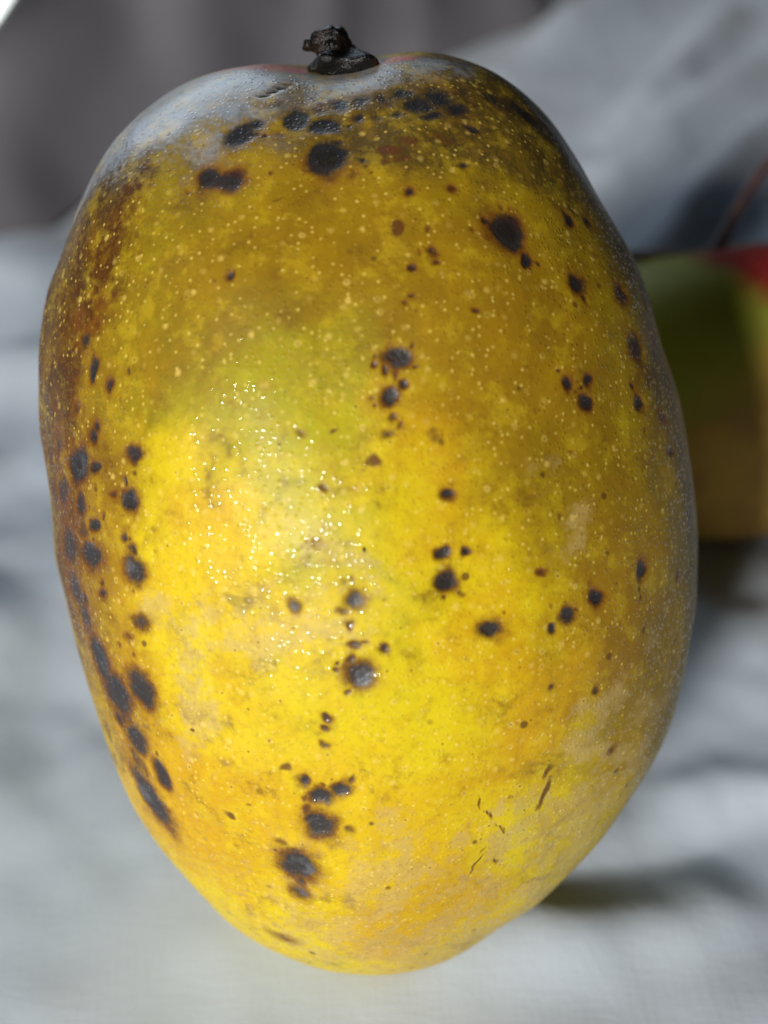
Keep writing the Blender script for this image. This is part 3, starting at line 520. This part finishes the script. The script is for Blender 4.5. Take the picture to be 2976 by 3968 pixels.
def lump(name, prof, seg, mat, parent, base, axis, seed, amp, freq, squash=1.0):
    """a knobbly turned piece: prof is a list of (radius, height)"""
    prof = np.array(prof)
    t = np.linspace(0, 1, 34)
    s = np.r_[0, np.cumsum(np.hypot(*np.diff(prof, axis=0).T))]
    r = np.interp(t * s[-1], s, prof[:, 0])
    h = np.interp(t * s[-1], s, prof[:, 1])
    a = np.linspace(0, 2 * np.pi, seg, endpoint=False)
    Q = np.stack([r[:, None] * np.cos(a), h[:, None] + 0 * a, squash * r[:, None] * np.sin(a)], -1).reshape(-1, 3)
    k = 1 + amp * vnoise(Q * freq, seed) + 0.5 * amp * vnoise(Q * freq * 2.3, seed + 1)
    Q[:, 0] *= k; Q[:, 2] *= k
    Q[:, 1] += 0.25 * amp * 0.004 * vnoise(Q * freq * 1.4 + 7, seed + 2)
    ax = Vector(axis).normalized()
    rot = np.array(Vector((0, 1, 0)).rotation_difference(ax).to_matrix())
    Q = Q @ rot.T + np.asarray(base)
    f = grid_faces(len(t), seg, True)
    return mesh_np(name, Q, f[:, ::-1].copy(), mat, parent)


axis = (0.03, 0.995, -0.10)
collar = lump('stem_collar', [(0.0002, -0.0014), (0.0030, -0.0012), (0.0041, -0.0004), (0.0042, 0.0003), (0.0035, 0.0010), (0.0024, 0.0016), (0.0018, 0.0021), (0.0001, 0.0022)],
              56, MAT_COLLAR, big, STEM + np.array([0.0004, -0.0004, 0]), axis, 21, 0.22, 520)
stub = lump('stem_stub', [(0.0001, 0.0012), (0.0016, 0.0013), (0.0017, 0.0019), (0.0024, 0.0024), (0.0024, 0.0031), (0.0018, 0.0039), (0.0009, 0.0045), (0.0001, 0.0046)],
            48, MAT_STUB, collar, STEM + np.array([-0.0008, -0.0003, 0]), (-0.02, 0.99, -0.12), 31, 0.34, 700)

# ------------------------------------------------------------------ the cloth sheet, pressed down where the fruit stands
W = P @ np.stack([X, A, N]) + np.array([0, 0, LIFT])
low = W[W[:, 2] < 0.02]
hx = np.round((low[:, 0] - gx[0]) / 0.0009).astype(int)
ix = np.searchsorted(gx, low[:, 0]); iy = np.searchsorted(gy, low[:, 1])
okm = (ix > 0) & (ix < len(gx)) & (iy > 0) & (iy < len(gy))
cap = np.full(GZ.shape, 1.0)
np.minimum.at(cap, (iy[okm], ix[okm]), low[okm, 2])
GZ = np.minimum(GZ, cap - 0.0002)
# smooth the pressed patch a little
for _ in range(2):
    Gp = np.pad(GZ, 1, mode='edge')
    avg = (Gp[:-2, 1:-1] + Gp[2:, 1:-1] + Gp[1:-1, :-2] + Gp[1:-1, 2:]) / 4
    GZ = np.where(cap < 0.5, np.minimum(avg, cap - 0.0002), GZ)
# the propping bunch must not poke through the fruit's back
back = W[(nrm @ np.array([0, 0, 1.0]) < 0.2) & (W[:, 1] > 0) & (W[:, 2] < 0.06)]
bx = np.searchsorted(gx, back[:, 0]); by = np.searchsorted(gy, back[:, 1])
okb = (bx > 0) & (bx < len(gx)) & (by > 0) & (by < len(gy))
capb = np.full(GZ.shape, 1.0)
np.minimum.at(capb, (by[okb], bx[okb]), back[okb, 2])
for _ in range(2):
    Gp = np.pad(capb, 1, mode='edge')
    capb = np.minimum.reduce([capb, Gp[:-2, 1:-1], Gp[2:, 1:-1], Gp[1:-1, :-2], Gp[1:-1, 2:]])
GZ = np.minimum(GZ, capb - 0.0002)
cv = np.stack([GX, GY, GZ], -1).reshape(-1, 3)
cloth = mesh_np('cloth', cv, grid_faces(len(gy), len(gx), False), MAT_CLOTH)
tag(cloth, 'rumpled white cloth spread under the mangoes', None, 'structure')

# ------------------------------------------------------------------ the small mango behind
def small_mango(centre, axis_v, half_len, half_w):
    root = empty('mango', (centre[0], centre[1], 0))
    tag(root, 'small green and red mango with long stalk behind the yellow mango', 'mango')
    a = np.linspace(0, 2 * np.pi, 120, endpoint=False)
    t = np.linspace(0.003, np.pi - 0.003, 90)[:, None]
    # t = 0 at the stalk; broad flat shoulders, narrower tip
    ct, s_t = np.cos(t), np.sin(t)
    rad = half_w * np.abs(s_t) ** 0.70 * (1 + 0.13 * ct)
    hh = half_len * np.sign(ct) * np.abs(ct) ** 0.95
    Q = np.stack([rad * np.cos(a), rad * np.sin(a) * 0.94, hh + 0 * a], -1).reshape(-1, 3)
    dd = np.hypot(Q[:, 0], Q[:, 1])
    Q[:, 2] -= np.where(Q[:, 2] > 0, 0.0022 * np.exp(-(dd / 0.006) ** 2), 0)
    Q *= (1 + 0.015 * vnoise(Q * 60, 41))[:, None]
    ax = Vector(axis_v).normalized()
    M3 = np.array(Vector((0, 0, 1)).rotation_difference(ax).to_matrix())
    Wq = Q @ M3.T + np.array([0, 0, centre[2]])
    o = mesh_np('skin', Wq, grid_faces(90, 120, True), MAT_SMALL, root)
    u = Wq - np.array([0, 0, centre[2]])
    up = Q[:, 2] / half_len
    gr = np.clip(0.55 + 1.0 * (up - 0.35) - 26 * u[:, 0], 0, 1)
    rd = np.clip(1.6 * (up - 0.25) + 55 * (u[:, 0] - 0.0035), 0, 1) * np.clip((up - 0.15) * 2.5, 0, 1)
    tan = np.exp(-(np.hypot(Q[:, 0], Q[:, 1]) / 0.012) ** 2) * (up > 0)
    add_attr(o, 'blush', np.stack([gr, rd, tan, 0 * gr], 1))
    top = np.array(ax) * (half_len - 0.003) + np.array([0, 0, centre[2]])
    return root, top


def tube(name, pts, radii, seg, mat, parent, seed=1):
    pts = np.array(pts, float)
    t = np.linspace(0, 1, len(pts))
    tt = np.linspace(0, 1, 40)
    # Catmull-like smoothing through numpy's polynomial fit per axis
    c = np.stack([np.polyval(np.polyfit(t, pts[:, i], min(3, len(pts) - 1)), tt) for i in range(3)], 1)
    r = np.interp(tt, t, radii)
    tg = np.gradient(c, axis=0); tg /= np.linalg.norm(tg, axis=1, keepdims=True)
    ref = np.array([0, 1.0, 0.2])
    s1 = np.cross(tg, ref); s1 /= np.linalg.norm(s1, axis=1, keepdims=True)
    s2 = np.cross(tg, s1)
    a = np.linspace(0, 2 * np.pi, seg, endpoint=False)
    r = r * (1 + 0.10 * vnoise(np.stack([tt * 9, 0 * tt, 0 * tt], 1), seed))
    Q = c[:, None] + r[:, None, None] * (s1[:, None] * np.cos(a)[None, :, None] + s2[:, None] * np.sin(a)[None, :, None])
    return mesh_np(name, Q.reshape(-1, 3), grid_faces(40, seg, True)[:, ::-1].copy(), mat, parent)


SC = (0.0630, 0.0740, 0.0235)
sm, top = small_mango(SC, (-0.13, 0.40, 0.90), 0.0262, 0.0262)
stalk = tube('stalk', [top, top + [0.003, 0.003, 0.006], top + [0.009, 0.010, 0.013], top + [0.020, 0.020, 0.019], top + [0.036, 0.032, 0.021]],
     [0.0015, 0.0011, 0.0010, 0.0011, 0.0013], 14, MAT_STALK, sm)

tube('side_twig', [top + [0.0005, 0, 0.001], top + [-0.006, 0.001, 0.0010], top + [-0.014, 0.001, 0.0010], top + [-0.024, 0.002, 0.0000]],
     [0.0012, 0.0009, 0.0009, 0.0008], 10, MAT_TWIG, stalk, 3)

# ------------------------------------------------------------------ cloth heap with shade put into its colour, and a made-up glowing globe
def shade_heap():
    n, m = 220, 60
    s = np.linspace(0, 1, n)
    kx = [-0.32, -0.18, -0.128, -0.113, -0.095, -0.05, 0.007, 0.06, 0.10]
    ky = [0.150, 0.185, 0.215, 0.240, 0.272, 0.340, 0.42, 0.49, 0.56]
    kz = [0.026, 0.028, 0.033, 0.045, 0.075, 0.115, 0.12, 0.10, 0.05]
    ks = np.r_[0, np.cumsum(np.hypot(np.diff(kx), np.diff(ky)))]
    ks = ks / ks[-1]
    def sm(v):
        w = np.interp(np.linspace(0, 1, n), ks, v)
        return np.convolve(np.pad(w, 6, mode='edge'), np.hanning(13) / np.hanning(13).sum(), 'same')[6:-6]
    x, y, topz = sm(kx), sm(ky), sm(kz)
    v = np.linspace(0, 1, m)[:, None]
    prof_y = -0.07 * (1 - v) ** 3 + 0.05 * np.clip(v - 0.75, 0, 1) ** 1.3 * 4
    z = topz * np.sin(np.clip(v, 0, 1) * 1.45) / math.sin(1.45)
    pl = 0.008 * np.sin(s * 46 + 2 * np.sin(s * 9)) * (0.4 + v)
    Xb = x + 0 * v
    Yb = y + prof_y + pl
    V3 = np.stack([Xb, Yb, z + 0 * Xb], -1)
    front = V3.reshape(-1, 3)
    b = V3.copy(); b[..., 1] += 0.02
    allv = np.concatenate([front, b.reshape(-1, 3)])
    f1 = grid_faces(m, n, False)
    f2 = f1[:, ::-1] + m * n
    k = np.arange(n - 1)
    topf = np.stack([(m - 1) * n + k, (m - 1) * n + k + 1, m * n + (m - 1) * n + k + 1, m * n + (m - 1) * n + k], 1)
    kk = np.arange(m - 1)
    lf = np.stack([kk * n, (kk + 1) * n, m * n + (kk + 1) * n, m * n + kk * n], 1)
    rf = lf + (n - 1)
    allv[:, 1] += 0.010 * vnoise(np.stack([allv[:, 0] * 22, 0 * allv[:, 0], allv[:, 2] * 9], 1), 55)
    allv += 0.004 * np.stack([vnoise(allv * 30, 51), vnoise(allv * 30, 52), 0 * allv[:, 0]], 1)
    o = mesh_np('shade_heap', allv, np.concatenate([f1, f2, topf, lf[:, ::-1], rf]), MAT_SHADE_HEAP)
    tag(o, 'cloth heaped in loose folds behind the large mango, its shade put into dark grey colour', 'shade_heap')
    return o


shade_heap()


def glow_spot(pos, rad):  # added globe for an unreadable bright spot; what it is is made up
    r = empty('bright_spot', pos)
    tag(r, 'made-up glowing white globe with green collar, for an unclear bright spot at the back', 'bright_spot')
    e = NT('lit_globe')
    e.put(e.b.inputs['Base Color'], (0.9, 0.95, 0.9, 1))
    e.put(e.b.inputs['Emission Color'], (0.93, 1.0, 0.95, 1))
    e.put(e.b.inputs['Emission Strength'], 2.5)
    g = NT('green_collar')
    g.put(g.b.inputs['Base Color'], (0.05, 0.09, 0.04, 1))
    a = np.linspace(0, 2 * np.pi, 40, endpoint=False)
    def turned(name, prof, mat, parent):
        prof = np.array(prof) * rad
        Q = np.stack([prof[:, :1] * np.cos(a), prof[:, :1] * np.sin(a), prof[:, 1:] + 0 * a], -1).reshape(-1, 3)
        return mesh_np(name, Q, grid_faces(len(prof), 40, True), mat, parent)
    th = np.linspace(0.12, np.pi - 0.01, 24)
    turned('globe', np.stack([np.sin(th), 1.0 - np.cos(np.pi - th) * 1.0], 1)[::-1], e.m, r)
    turned('collar', [(0.05, 1.96), (0.42, 1.90), (0.46, 2.05), (0.40, 2.2), (0.02, 2.24)], g.m, r)


glow_spot((-0.168, 0.415, 0.0), 0.0155)
